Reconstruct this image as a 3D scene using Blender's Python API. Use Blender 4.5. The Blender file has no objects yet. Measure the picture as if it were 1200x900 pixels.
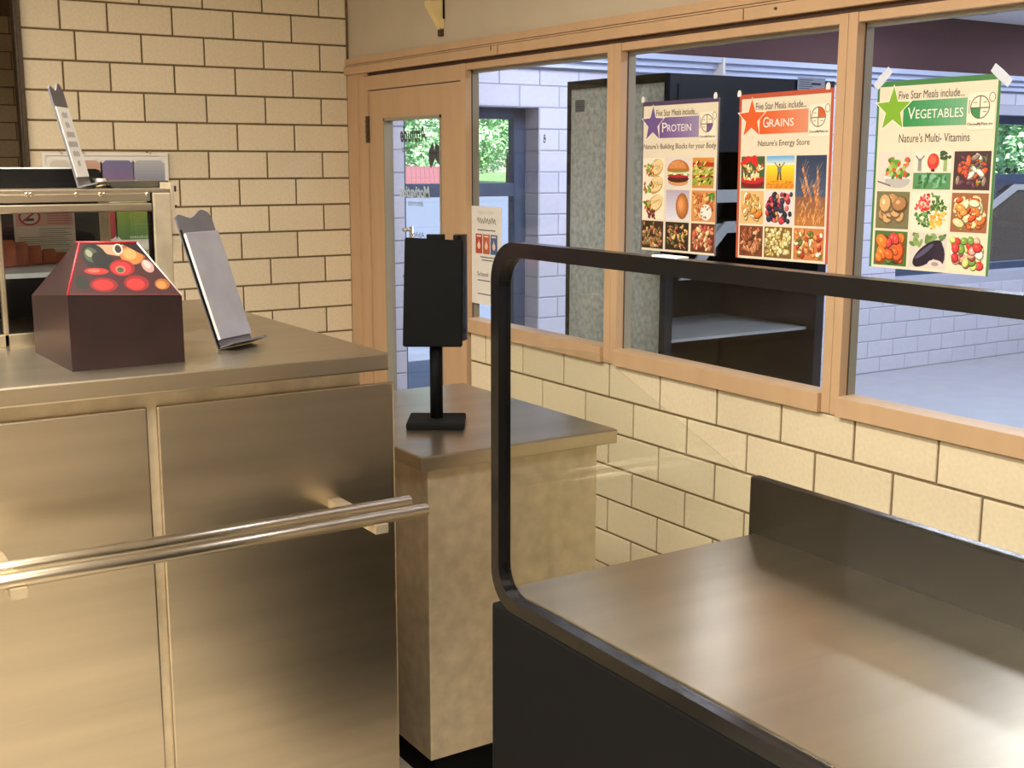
import bpy, bmesh, math, random
from mathutils import Matrix, Vector
random.seed(7)
SC = bpy.context.scene
COL = SC.collection
# ------------------------------------------------------------------ camera
CAM = Vector((0, 0, 1.68)); F = 1415.48
RT = Vector((0.841450, -0.540333, 0.001479)); UP = Vector((0.096517, 0.152997, 0.983502)); FW = Vector((0.531645, 0.827425, -0.180890))
cd = bpy.data.cameras.new('camera'); cam = bpy.data.objects.new('camera', cd); COL.objects.link(cam)
cd.sensor_width = 36; cd.lens = F / 1200 * 36; cd.clip_start = .02; cd.clip_end = 300
cam.matrix_world = Matrix.Translation(CAM) @ Matrix((RT, UP, -FW)).transposed().to_4x4()
SC.camera = cam
# ------------------------------------------------------------------ world, sun, exposure
w = bpy.data.worlds.new('sky'); SC.world = w; w.use_nodes = True
nt = w.node_tree; bg = nt.nodes['Background']
sky = nt.nodes.new('ShaderNodeTexSky'); sky.sky_type = 'NISHITA'; sky.sun_disc = False
sky.sun_elevation = math.radians(48); sky.sun_rotation = math.radians(200)
nt.links.new(sky.outputs[0], bg.inputs[0]); bg.inputs[1].default_value = .34
sd = bpy.data.lights.new('sun', 'SUN'); sd.energy = 11; sd.angle = .01; sd.color = (1, .95, .86)
sun = bpy.data.objects.new('sun', sd); COL.objects.link(sun); sun.rotation_euler = (math.radians(42), 0, math.radians(-25))
vs = SC.view_settings
vs.view_transform = 'Standard'; vs.look = 'None'; vs.gamma = 1; vs.exposure = 0.0; vs.use_curve_mapping = False
ROOM_W, LOBBY_W = 112, 54       # watts of each ceiling fixture

# ------------------------------------------------------------------ helpers
def lin(c):
    return tuple(((v/255)/12.92 if v/255 <= .04045 else ((v/255+.055)/1.055)**2.4) for v in c)
def ray(x, y): return RT*((x-600)/F) + UP*(-(y-450)/F) + FW
def onX(x, y, X): d = ray(x, y); return CAM + d*(X/d.x)
def onY(x, y, Y): d = ray(x, y); return CAM + d*(Y/d.y)
def pm(name, rgb, rough=.6, metal=0, noise=0, scale=30, bump=0, vary=0, stretch=None):
    m = bpy.data.materials.new(name); m.use_nodes = True; t = m.node_tree; b = t.nodes['Principled BSDF']
    b.inputs['Roughness'].default_value = rough; b.inputs['Metallic'].default_value = metal
    c = lin(rgb); b.inputs['Base Color'].default_value = (*c, 1)
    if noise or bump or vary:
        tc = t.nodes.new('ShaderNodeTexCoord'); mp = t.nodes.new('ShaderNodeMapping'); n = t.nodes.new('ShaderNodeTexNoise')
        if stretch: mp.inputs['Scale'].default_value = stretch
        t.links.new(tc.outputs['Object'], mp.inputs[0]); t.links.new(mp.outputs[0], n.inputs['Vector'])
        n.inputs['Scale'].default_value = scale; n.inputs['Detail'].default_value = 6
        r = t.nodes.new('ShaderNodeValToRGB')
        r.color_ramp.elements[0].position = .3; r.color_ramp.elements[1].position = .7
        r.color_ramp.elements[0].color = (*[v*(1-noise) for v in c], 1); r.color_ramp.elements[1].color = (*[min(1, v*(1+noise)) for v in c], 1)
        t.links.new(n.outputs[0], r.inputs[0]); out = r.outputs[0]
        if vary:
            oi = t.nodes.new('ShaderNodeObjectInfo'); hs = t.nodes.new('ShaderNodeHueSaturation'); mr = t.nodes.new('ShaderNodeMapRange')
            mr.inputs['To Min'].default_value = 1-vary; mr.inputs['To Max'].default_value = 1+vary
            t.links.new(oi.outputs['Random'], mr.inputs[0]); t.links.new(mr.outputs[0], hs.inputs['Value']); t.links.new(out, hs.inputs['Color']); out = hs.outputs[0]
        t.links.new(out, b.inputs['Base Color'])
        if bump:
            bp = t.nodes.new('ShaderNodeBump'); bp.inputs['Strength'].default_value = bump; bp.inputs['Distance'].default_value = .002
            t.links.new(n.outputs[0], bp.inputs['Height']); t.links.new(bp.outputs[0], b.inputs['Normal'])
    return m
def glass_mat(name, tint=(1, 1, 1), refl=1.0):
    m = bpy.data.materials.new(name); m.use_nodes = True; t = m.node_tree; t.nodes.remove(t.nodes['Principled BSDF'])
    tr = t.nodes.new('ShaderNodeBsdfTransparent'); tr.inputs[0].default_value = (*tint, 1)
    gl = t.nodes.new('ShaderNodeBsdfGlossy'); gl.inputs['Roughness'].default_value = .02
    lw_ = t.nodes.new('ShaderNodeLayerWeight'); pw = t.nodes.new('ShaderNodeMath'); pw.operation = 'POWER'; pw.inputs[1].default_value = 5
    t.links.new(lw_.outputs['Facing'], pw.inputs[0])
    fr = t.nodes.new('ShaderNodeMapRange'); fr.inputs['To Min'].default_value = .035; t.links.new(pw.outputs[0], fr.inputs[0])
    mu = t.nodes.new('ShaderNodeMath'); mu.operation = 'MULTIPLY'; mu.inputs[1].default_value = refl
    mx = t.nodes.new('ShaderNodeMixShader'); t.links.new(fr.outputs[0], mu.inputs[0]); t.links.new(mu.outputs[0], mx.inputs[0])
    t.links.new(tr.outputs[0], mx.inputs[1]); t.links.new(gl.outputs[0], mx.inputs[2]); t.links.new(mx.outputs[0], t.nodes['Material Output'].inputs[0])
    return m
def emit_mat(name, rgb, s):
    m = bpy.data.materials.new(name); m.use_nodes = True; b = m.node_tree.nodes['Principled BSDF']
    b.inputs['Emission Color'].default_value = (*lin(rgb), 1); b.inputs['Emission Strength'].default_value = s; b.inputs['Base Color'].default_value = (.8, .8, .8, 1)
    return m
PRINT = bpy.data.materials.new('printed_ink'); PRINT.use_nodes = True
_t = PRINT.node_tree; _a = _t.nodes.new('ShaderNodeAttribute'); _a.attribute_name = 'Col'
_t.links.new(_a.outputs[0], _t.nodes['Principled BSDF'].inputs['Base Color']); _t.nodes['Principled BSDF'].inputs['Roughness'].default_value = .45

def obj(name, data, mat=None, parent=None):
    o = bpy.data.objects.new(name, data); COL.objects.link(o)
    if mat and not data.materials: data.materials.append(mat)
    if parent: o.parent = parent
    return o
def tag(o, label, cat, group=None):
    o['label'] = label; o['category'] = cat
    if group: o['group'] = group
    return o
def struct(o, label=None):
    o['kind'] = 'structure'
    if label: o['label'] = label
    return o
def thing(name, label, cat, mtx=None, group=None):
    o = bpy.data.objects.new(name, None); COL.objects.link(o); o.empty_display_size = .05
    if mtx is not None: o.matrix_world = mtx if isinstance(mtx, Matrix) else Matrix.Translation(mtx)
    return tag(o, label, cat, group)
def root(name, mtx=None):
    o = bpy.data.objects.new(name, None); COL.objects.link(o); o.empty_display_size = .05
    if mtx is not None: o.matrix_world = mtx if isinstance(mtx, Matrix) else Matrix.Translation(mtx)
    return o
def frame(o, u, v):
    u = Vector(u).normalized(); v = Vector(v); n = u.cross(v).normalized(); v = n.cross(u)
    m = Matrix((u, v, n)).transposed().to_4x4(); m.translation = o
    return m
def done(bm, name, smooth=False):
    me = bpy.data.meshes.new(name); bmesh.ops.recalc_face_normals(bm, faces=bm.faces[:]); bm.to_mesh(me); bm.free()
    if smooth:
        for p in me.polygons: p.use_smooth = True
    return me
def addbox(bm, a, b):
    (x0, y0, z0), (x1, y1, z1) = a, b
    v = [bm.verts.new(p) for p in ((x0,y0,z0),(x1,y0,z0),(x1,y1,z0),(x0,y1,z0),(x0,y0,z1),(x1,y0,z1),(x1,y1,z1),(x0,y1,z1))]
    for f in ((0,3,2,1),(4,5,6,7),(0,1,5,4),(1,2,6,5),(2,3,7,6),(3,0,4,7)): bm.faces.new([v[i] for i in f])
def box(name, a, b, mat, parent=None, bev=0):
    bm = bmesh.new(); addbox(bm, [min(p, q) for p, q in zip(a, b)], [max(p, q) for p, q in zip(a, b)])
    if bev: bmesh.ops.bevel(bm, geom=bm.edges[:], offset=bev, segments=2, affect='EDGES', profile=.6)
    return obj(name, done(bm, name), mat, parent)
def boxes(name, lst, mat, parent=None):
    bm = bmesh.new()
    for a, b in lst: addbox(bm, a, b)
    return obj(name, done(bm, name), mat, parent)
def prism(name, pts, depth, mat, parent=None, bev=0, place=None):
    """closed 2-D outline (local x,y) given thickness along local z"""
    bm = bmesh.new(); a = [bm.verts.new((x, y, 0)) for x, y in pts]; b = [bm.verts.new((x, y, depth)) for x, y in pts]
    bm.faces.new(a[::-1]); bm.faces.new(b); n = len(pts)
    for i in range(n): bm.faces.new((a[i], a[(i+1) % n], b[(i+1) % n], b[i]))
    if bev: bmesh.ops.bevel(bm, geom=bm.edges[:], offset=bev, segments=2, affect='EDGES')
    o = obj(name, done(bm, name), mat, parent)
    if place is not None: o.matrix_local = place
    return o
def cyl(name, p, q, r, mat, parent=None, r2=None, seg=16):
    p, q = Vector(p), Vector(q); d = q-p; bm = bmesh.new()
    bmesh.ops.create_cone(bm, cap_ends=True, segments=seg, radius1=r, radius2=r if r2 is None else r2, depth=d.length)
    bmesh.ops.transform(bm, matrix=Matrix.Translation((p+q)/2) @ d.to_track_quat('Z', 'Y').to_matrix().to_4x4(), verts=bm.verts)
    me = done(bm, name)
    for f in me.polygons: f.use_smooth = len(f.vertices) == 4
    return obj(name, me, mat, parent)
def rrect(x0, y0, x1, y1, r, n=6):
    out = []
    for cx, cy, a0 in ((x1-r, y0+r, -90), (x1-r, y1-r, 0), (x0+r, y1-r, 90), (x0+r, y0+r, 180)):
        for i in range(n+1):
            a = math.radians(a0+90*i/n); out.append((cx+r*math.cos(a), cy+r*math.sin(a)))
    return out
class Ink:
    """flat print: coloured polygons stacked on one sheet (local x right, y up, z towards the viewer)"""
    def __init__(s, z=.0006): s.v, s.f, s.c, s.z = [], [], [], z
    def poly(s, pts, rgb, k=1):
        s.z += 2e-6*k; i = len(s.v); s.v += [(x, y, s.z) for x, y in pts]; s.f.append(list(range(i, i+len(pts)))); s.c.append(lin(rgb))
    def rect(s, x0, y0, x1, y1, rgb): s.poly([(x0,y0),(x1,y0),(x1,y1),(x0,y1)], rgb)
    def ell(s, x, y, a, b, rgb, rot=0, n=14, j=0):
        ca, sa = math.cos(rot), math.sin(rot); pts = []
        for i in range(n):
            t = 2*math.pi*i/n; k = 1+random.uniform(-j, j); px, py = a*k*math.cos(t), b*k*math.sin(t); pts.append((x+px*ca-py*sa, y+px*sa+py*ca))
        s.poly(pts, rgb)
    def line(s, x0, y0, x1, y1, w, rgb):
        d = math.hypot(x1-x0, y1-y0) or 1; nx, ny = -(y1-y0)/d*w/2, (x1-x0)/d*w/2
        s.poly([(x0-nx,y0-ny),(x1-nx,y1-ny),(x1+nx,y1+ny),(x0+nx,y0+ny)], rgb)
    def ring(s, x, y, a, b, w, rgb, n=28):
        for i in range(n):
            t, u = 2*math.pi*i/n, 2*math.pi*(i+1)/n
            s.poly([(x+a*math.cos(t), y+b*math.sin(t)), (x+a*math.cos(u), y+b*math.sin(u)), (x+(a-w)*math.cos(u), y+(b-w)*math.sin(u)), (x+(a-w)*math.cos(t), y+(b-w)*math.sin(t))], rgb, .02)
    def build(s, name, parent):
        me = bpy.data.meshes.new(name); me.from_pydata(s.v, [], s.f)
        at = me.color_attributes.new('Col', 'FLOAT_COLOR', 'CORNER'); k = 0
        for f, c in zip(s.f, s.c):
            for _ in f: at.data[k].color = (*c, 1); k += 1
        return obj(name, me, PRINT, parent)
def text(name, s, x, y, w, h, mat, parent, z=.0012, shear=0, bold=0, space=1):
    """lettering scaled into a w x h box whose lower left corner is x, y"""
    cu = bpy.data.curves.new(name, 'FONT'); cu.body = s; cu.size = 1; cu.shear = shear; cu.offset = bold; cu.space_character = space; cu.resolution_u = 3
    tmp = bpy.data.objects.new(name, cu); COL.objects.link(tmp)
    me = bpy.data.meshes.new_from_object(tmp.evaluated_get(bpy.context.evaluated_depsgraph_get()))
    bpy.data.objects.remove(tmp); bpy.data.curves.remove(cu)
    xs = [v.co.x for v in me.vertices]; ys = [v.co.y for v in me.vertices]
    sx, sy = w/(max(xs)-min(xs)), h/(max(ys)-min(ys)); x0, y0 = min(xs), min(ys)
    for v in me.vertices: v.co = ((v.co.x-x0)*sx+x, (v.co.y-y0)*sy+y, z)
    me.name = name; me.materials.clear()
    return obj(name, me, mat, parent)

# ------------------------------------------------------------------ materials
M = dict(
 tile=pm('glazed_tan_tile', (217, 201, 170), .42, noise=.06, scale=70, bump=.04, vary=.05),
 mortar=pm('brown_mortar', (112, 92, 62), .9, noise=.15, scale=60),
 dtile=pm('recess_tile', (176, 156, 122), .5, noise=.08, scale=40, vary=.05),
 ltile=pm('pale_lobby_block', (202, 202, 214), .55, noise=.04, scale=30, vary=.03),
 lmort=pm('pale_lobby_mortar', (180, 182, 196), .8),
 cream=pm('cream_paint', (186, 172, 148), .6, noise=.03, scale=6),
 trim=pm('tan_painted_steel', (188, 154, 118), .45, noise=.05, scale=14, stretch=(1, 1, .15)),
 tangap=pm('dark_joint_and_shade', (70, 48, 32), .8),  # dark joints, and the shade painted under the header
 outertrim=pm('grey_outer_frame', (150, 142, 122), .5),
 maroon=pm('maroon_panel', (96, 68, 68), .9, noise=.16, scale=220),
 band=pm('pale_blue_band', (196, 206, 230), .4, noise=.02, scale=5),
 white=pm('white_plastic', (228, 224, 214), .4, noise=.02, scale=10),
 paper=pm('white_paper', (222, 218, 210), .7, noise=.015, scale=20),
 poster=pm('poster_stock', (222, 210, 186), .42, noise=.015, scale=8),
 steel=pm('brushed_steel', (196, 184, 162), .30, 1, noise=.10, scale=18, stretch=(.05, .6, 1)),
 steel2=pm('dull_steel', (206, 192, 164), .42, .75, noise=.14, scale=22, bump=.03),
 galv=pm('galvanised_sheet', (160, 166, 162), .55, .2, noise=.28, scale=46),
 dsteel=pm('dark_pan_steel', (92, 90, 84), .32, .8, noise=.15, scale=8),
 black=pm('black_plastic', (6, 6, 6), .75, noise=.1, scale=30),
 gloss=pm('black_gloss', (8, 8, 9), .22, noise=.1, scale=10),
 navy=pm('dark_navy_panel', (11, 15, 25), .35, noise=.25, scale=6),
 grey=pm('grey_acrylic', (84, 82, 86), .35, noise=.06, scale=25),
 clear=pm('clear_pocket', (138, 138, 146), .34, .2, noise=.12, scale=14),
 shelf=pm('shelf_edge', (170, 176, 180), .4, .3, noise=.05, scale=10),
 alu=pm('blue_grey_aluminium', (78, 92, 116), .4, .3, noise=.08, scale=10),
 ivory=pm('ivory_plastic', (222, 200, 140), .4, noise=.04, scale=20),
 hinge=pm('dark_hinge_metal', (86, 74, 60), .4, .7, noise=.2, scale=60),
 ceil=pm('ceiling_panel', (226, 226, 224), .9, noise=.04, scale=80),
 floor=pm('beige_floor', (176, 166, 148), .35, noise=.10, scale=7),
 lfloor=pm('lobby_floor', (168, 170, 178), .3, noise=.08, scale=6),
 ink=pm('dark_brown_ink', (70, 58, 52), .6), light=pm('light_ink', (240, 232, 222), .6), blk=pm('black_ink', (28, 28, 30), .6),
 decal=pm('slate_vinyl', (58, 70, 84), .5), wdecal=pm('pale_vinyl', (206, 226, 244), .5), tape=pm('tape', (206, 212, 224), .3),
 bark=pm('bark', (92, 74, 58), .9, noise=.3, scale=20), asphalt=pm('asphalt', (112, 122, 142), .8, noise=.1, scale=4),
 lawn=pm('lawn', (120, 150, 90), .9, noise=.2, scale=5), fence=pm('red_brown_fence', (150, 96, 104), .8, noise=.15, scale=3),
 car=pm('dark_body_paint', (34, 28, 28), .25, noise=.15, scale=6), cargrey=pm('grey_curved_edge', (104, 108, 118), .35),
 red=pm('red_edge', (168, 34, 40), .45), darkcard=pm('dark_carton_side', (30, 10, 12), .4, noise=.4, scale=14),
 orange=pm('orange_carton', (170, 92, 60), .5, noise=.2, scale=30),
)
for n_ in ('black', 'gloss'): M[n_].node_tree.nodes['Principled BSDF'].inputs['Specular IOR Level'].default_value = .12 if n_ == 'black' else .4
GLASS = glass_mat('window_glass', (.98, .99, 1), .6); CGLASS = glass_mat('case_glass', (.96, .97, .96), .6)
leaf = pm('leaf_green', (166, 212, 156), .6, noise=.30, scale=1.4)
leaf.node_tree.nodes['Principled BSDF'].inputs['Transmission Weight'].default_value = 0

XC, YC = 2.789, 5.935            # face of the window frame, face of the tiled wall
XG = XC + .03                     # glass
TW, TH = .3048, .13547            # one wall tile with its joint
Z0 = 2.407                        # a joint line of the tiled wall
CEIL = 2.95; LY = 6.55; LCEIL = 2.80
JX = 1.178                        # free end of the tiled wall

# ------------------------------------------------------------------ tiles
_tc = {}
def tile_mesh(wd, ht, mat, d=.010):
    k = (round(wd, 3), round(ht, 3), mat.name)
    if k not in _tc:
        bm = bmesh.new(); j = .0045; c = .0025; a = wd/2-j; b = ht/2-j
        r = [[bm.verts.new((sx*(a-i), sy*(b-i), z)) for sx, sy in ((-1,-1),(1,-1),(1,1),(-1,1))] for i, z in ((0, -d), (0, -c), (c, 0))]
        bm.faces.new(r[2])
        for p, q in ((r[0], r[1]), (r[1], r[2])):
            for i in range(4): bm.faces.new((p[i], p[(i+1) % 4], q[(i+1) % 4], q[i]))
        _tc[k] = done(bm, 'tile'); _tc[k].materials.append(mat)
    return _tc[k]
def lay(parent, mtx, x0, x1, z0, z1, phase, zref, mat, holes=(), extra=None, maxn=300, jitter=.0012):
    """courses of tiles in local x,y on mtx; phase = x of a joint in the course just below zref"""
    rows = []; k = math.ceil((z1-zref)/TH)
    while zref+(k-1)*TH > z0-TH+1e-6: rows.append(k); k -= 1
    todo = []
    for k in rows:
        t, b = min(z1, zref+k*TH), max(z0, zref+(k-1)*TH)
        if t-b < .02: continue
        ph = phase + (TW/2 if k % 2 else 0); xs = [x0]; n = math.floor((x0-ph)/TW)+1
        while ph+n*TW < x1-.02:
            if ph+n*TW > x0+.03: xs.append(ph+n*TW)
            n += 1
        if extra and k % 2 == 0: xs = [v for v in xs if v == x0 or v > extra+.05]+[extra]
        cuts = sorted(set(xs+[x1]))
        for a, c in zip(cuts, cuts[1:]):
            segs = [(a, c)]
            for hx0, hx1, hz0, hz1 in holes:
                if b < hz1-.01 and t > hz0+.01:
                    new = []
                    for p, q_ in segs:
                        if q_ <= hx0 or p >= hx1: new.append((p, q_))
                        else:
                            if hx0-p > .025: new.append((p, hx0))
                            if q_-hx1 > .025: new.append((hx1, q_))
                    segs = new
            todo += [(p, q_, b, t) for p, q_ in segs]
    bm = None
    for i, (p, q_, b, t) in enumerate(todo):           # from the top course down
        me = tile_mesh(q_-p, t-b, mat); off = Matrix.Translation(((p+q_)/2, (b+t)/2, random.uniform(-jitter, jitter)))
        if i < maxn:
            o = obj('tile', me, None, parent); o.matrix_local = mtx @ off
        else:
            bm = bm or bmesh.new(); n0 = len(bm.verts); bm.from_mesh(me); bm.verts.ensure_lookup_table(); bmesh.ops.transform(bm, matrix=mtx @ off, verts=bm.verts[n0:])
    if bm:
        o = obj('tile_courses', done(bm, 'tile_courses'), mat, parent); o['kind'] = 'stuff'
LEFTM = frame(Vector((0, YC, 0)), (1, 0, 0), (0, 0, 1))
PH = XC - 2*TW/2

# ------------------------------------------------------------------ serving room shell
struct(box('floor', (-3.2, -3, -.06), (XC+.1, 10.5, 0), M['floor']))
struct(box('ceiling', (-3.2, -3, CEIL), (XC+.1, 10.5, CEIL+.06), M['ceil']))
wl = struct(box('wall_left', (JX, YC+.007, 0), (XC+.1, YC+.10, CEIL), M['mortar']))
lay(wl, LEFTM, JX, XC, 0, CEIL, PH, Z0, M['tile'], extra=onY(70, 20, YC).x)
struct(box('wall_left_lintel', (-3.2, YC, 2.62), (JX, YC+.16, CEIL), M['cream']), 'painted wall over the dark opening')
struct(boxes('trim_1', [((JX-.018, YC-.030, 0), (JX, YC+.10, CEIL)), ((JX-.026, YC-.012, 0), (JX-.018, YC+.02, CEIL))], M['hinge']), 'dull metal jamb at the free end of the tiled wall')
RY = 10.35
wr = struct(box('wall_recess', (-3.2, RY+.007, 0), (2.89, RY+.15, CEIL), M['mortar']))
lay(wr, frame(Vector((0, RY, 0)), (1, 0, 0), (0, 0, 1)), 1.0, 2.5, .6, 2.8, onY(10.5, 30, RY).x, onY(10, 18.7, RY).z, M['dtile'])
struct(box('wall_recess_side', (2.79, YC+.16, 0), (2.89, 10.5, CEIL), M['dtile']))
struct(box('wall_rear', (-3.2, -3.1, 0), (XC+.1, -3, CEIL), M['cream']))
struct(box('wall_far_side', (-3.3, -3, 0), (-3.2, 10.5, CEIL), M['cream']))
# right wall: painted band above the header, tiled wall below the sill, steel frames between
HB, HT = 2.122, 2.202                               # header trim
SILL = .95
struct(box('wall_right', (XC+.012, -3, HB), (XC+.11, YC+.01, CEIL), M['cream']), 'cream painted wall above the window header')
wrl = struct(box('wall_right_lower', (XC+.012, -3, 0), (XC+.09, 4.70, SILL-.03), M['mortar']), 'tiled wall below the window frames')
lay(wrl, frame(Vector((XC+.005, 0, 0)), (0, -1, 0), (0, 0, 1)), -4.70, -.6, 0, SILL-.03, 0, SILL-.03, M['tile'])
hd = struct(boxes('trim_2', [((XC-.022, -3, HB), (XC+.012, YC, HB+.038)), ((XC-.016, -3, HB+.041), (XC+.012, YC, HB+.047)), ((XC-.014, -3, HB+.050), (XC+.012, YC, HT))], M['trim']), 'long tan steel header trim with a fine double groove')
for yy in (4.42, 2.95): box('joint', (XC-.0226, yy, HB+.002), (XC-.0215, yy+.004, HB+.037), M['tangap'], hd)
p = onX(575, 48, XC-.022); box('notch', (XC-.0226, p.y-.004, HB+.020), (XC-.0215, p.y+.003, HB+.037), M['tangap'], hd)
p = onX(910, 10, XC-.02); cyl('screw_stub', (XC-.028, p.y, p.z), (XC-.012, p.y, p.z), .004, M['tangap'], hd, r2=.006)
WT = 2.078                                          # top of glass
POSTS = [(4.764, 4.722), (3.685, 3.606), (2.567, 2.497), (1.36, 1.29), (.2, .13)]
struct(box('trim_3', (XC+.004, -3, WT+.028), (XC+.10, YC-.06, HB), M['tangap']), 'dark strip painted as the shade under the header')  # shade below the projecting header, put in as a dark brown strip
def window(n, ya, yb):
    """ya far edge, yb near edge of the opening; frame sections stand either side"""
    r = struct(root('window_%d' % n, Vector((XC, (ya+yb)/2, SILL))))
    def b(name, a, c, m):
        o = box(name, a, c, m, None, .0015); o.parent = r; o.matrix_parent_inverse = r.matrix_world.inverted(); return o
    r.matrix_world = Matrix.Translation((XC, (ya+yb)/2, SILL)); bpy.context.view_layer.update()
    b('head_rail', (XC, yb-.0, WT), (XC+.066, ya, WT+.028), M['trim'])
    b('sill_rail', (XC-.02, yb, SILL-.03), (XC+.066, ya, SILL+.03), M['trim'])
    b('stop', (XG+.004, yb, WT-.012), (XC+.066, ya, WT), M['outertrim'])
    b('pane', (XG-.002, yb, SILL+.03), (XG+.002, ya, WT), GLASS)
    return r
def post(n, a, c, seam=True):
    r = struct(root('trim_%d' % n, Vector((XC, (a+c)/2, 0)))); bpy.context.view_layer.update()
    def b(name, p, q_, m):
        o = box(name, p, q_, m, None, .0015); o.parent = r; o.matrix_parent_inverse = r.matrix_world.inverted(); return o
    mid = (a+c)/2
    if seam:
        b('front_half', (XC-.004, mid+.0008, SILL-.03), (XG, a, WT+.028), M['trim']); b('front_half', (XC-.004, c, SILL-.03), (XG, mid-.0008, WT+.028), M['trim'])
    else: b('front_half', (XC-.004, c, 0), (XG, a, WT+.028), M['trim'])
    b('outer_half', (XG+.002, c, 0 if not seam else SILL-.03), (XC+.068, a, WT+.028), M['outertrim'])
    b('gasket', (XG-.001, c-.003, SILL), (XG+.003, a+.003, WT), M['tangap'])
for i, (a, c) in enumerate(POSTS): post(4+i, a, c, i > 0)
for i in range(4): window(1+i, POSTS[i][1], POSTS[i+1][0])
# the door in the corner
dj = struct(boxes('trim_9', [((XC-.004, 5.70, 0), (XC+.068, YC-.0, WT+.05)), ((XC-.012, 5.80, 0), (XC+.01, 5.87, WT+.05)), ((XC-.004, 4.764, 2.036), (XC+.068, 5.70, WT+.028))], M['trim']), 'tan steel jamb and head around the corner door')
box('joint', (XC-.0048, 4.764, WT+.027), (XC-.0036, 5.74, WT+.0295), M['tangap'], dj)
dr = struct(root('door_1', Vector((XC, 4.77, 0))), 'tan steel door with a tall glass lite'); bpy.context.view_layer.update()
def dp(o): o.parent = dr; o.matrix_parent_inverse = dr.matrix_world.inverted(); return o
DX0, DX1 = XC+.004, XC+.048; GYa, GYb, GZ0, GZ1 = 5.533, 4.952, .30, 1.893
dp(boxes('leaf', [((DX0, GYa, .01), (DX1, 5.696, 2.031)), ((DX0, 4.768, .01), (DX1, GYb, 2.031)), ((DX0, GYb, GZ1), (DX1, GYa, 2.031)), ((DX0, GYb, .01), (DX1, GYa, GZ0))], M['trim']))
dp(boxes('glazing_stop', [((DX0-.006, GYa-.012, GZ0), (DX1, GYa, GZ1)), ((DX0-.006, GYb, GZ0), (DX1, GYb+.010, GZ1)), ((DX0-.006, GYb, GZ1-.014), (DX1, GYa, GZ1))], M['outertrim']))
dp(box('pane', (XG-.003, GYb, GZ0), (XG+.003, GYa, GZ1), GLASS))
hg = dp(box('hinge', (XC-.012, 5.692, 1.775), (XC+.004, 5.712, 1.908), M['hinge'], None, .002))
for k in range(1, 5): dp(box('knuckle', (XC-.014, 5.690, 1.775+k*.0266-.001), (XC-.010, 5.714, 1.775+k*.0266+.001), M['tangap']))
h = dp(cyl('handle', (XG+.05, 5.40, 1.10), (XG+.05, 5.40, 1.36), .011, M['steel2'])); 
dp(cyl('handle_mount', (XG+.003, 5.40, 1.345), (XG+.055, 5.40, 1.345), .009, M['steel2'])); dp(cyl('handle_mount', (XG+.003, 5.40, 1.115), (XG+.055, 5.40, 1.115), .009, M['steel2']))
# vinyl lettering on the lobby side of the door glass: it reads backwards from here
vl = root('lettering', frame(Vector((XG+.004, GYb, 0)), (0, 1, 0), (0, 0, 1))); bpy.context.view_layer.update(); dp(vl)
def vy(x, y): p_ = onX(x, y, XG+.004); return p_.y-GYb, p_.z
def vtext(s, xl, yt, xr, yb, m, shear=.25, bold=0):
    u1, z1 = vy(xl, yt); u0, z0 = vy(xr, yb); text('lettering_line', s, u0, z0, u1-u0, z1-z0, m, vl, 0, shear, bold)
vtext('Attitude', 469, 148, 500, 166, M['decal'], bold=.03); vtext('determines', 471, 170, 497, 178, M['decal'])
vtext('Motivation', 468, 217, 504, 233, M['wdecal'], bold=.03); vtext('determines', 478, 234, 496, 242, M['decal']); vtext('Ability', 482, 271, 498, 281, M['decal'])
lf = Ink(.0)
for cx, cy, a in ((506, 182, .18), (513.5, 181, -.42)):
    u, z = vy(cx, cy); ca, sa = math.cos(a), math.sin(a)
    pts = [(1.05*.032*math.sin(math.pi*t)*s_, -.062+.124*t) for s_, ts in ((1, [i/10 for i in range(11)]), (-1, [i/10 for i in range(9, 0, -1)])) for t in ts]
    lf.poly([(u+p0*ca-p1*sa, z+p0*sa+p1*ca) for p0, p1 in pts], (50, 62, 78))
lf.build('leaf_emblem', vl)

# ------------------------------------------------------------------ lobby beyond the glass
LX1 = 12.2
struct(box('floor_lobby', (XC+.1, -3, -.06), (LX1, LY+.2, 0), M['lfloor']))
lc = struct(box('ceiling_lobby', (XC+.1, -3, LCEIL), (LX1, LY+.2, LCEIL+.06), M['ceil']))
struct(box('wall_lobby_side', (LX1, -3, 0), (LX1+.1, LY, LCEIL), M['ltile']))
struct(box('wall_lobby_rear', (XC+.1, -3.1, 0), (LX1, -3, LCEIL), M['ltile']))
OX0 = onY(474, 180, LY).x; OX1 = onY(632, 160, LY).x; OZ = 2.02
WX0, WX1, WZ0, WZ1 = 7.9, 11.4, .75, onY(1190, 135, LY).z
REV = .30
lw = struct(boxes('wall_lobby', [((XC+.1, LY+.006, 0), (OX0, LY+REV, LCEIL)), ((OX0, LY+.006, OZ), (OX1, LY+REV, LCEIL)), ((OX1, LY+.006, 0), (WX0, LY+REV, LCEIL)), ((WX0, LY+.006, 0), (WX1, LY+REV, WZ0)), ((WX0, LY+.006, WZ1), (WX1, LY+REV, LCEIL)), ((WX1, LY+.006, 0), (LX1, LY+REV, LCEIL))], M['lmort']))
lay(lw, frame(Vector((0, LY, 0)), (1, 0, 0), (0, 0, 1)), XC+.11, LX1, 0, 2.26, OX1, OZ, M['ltile'], holes=((OX0, OX1, 0, OZ), (WX0, WX1, WZ0, WZ1)))
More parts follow.
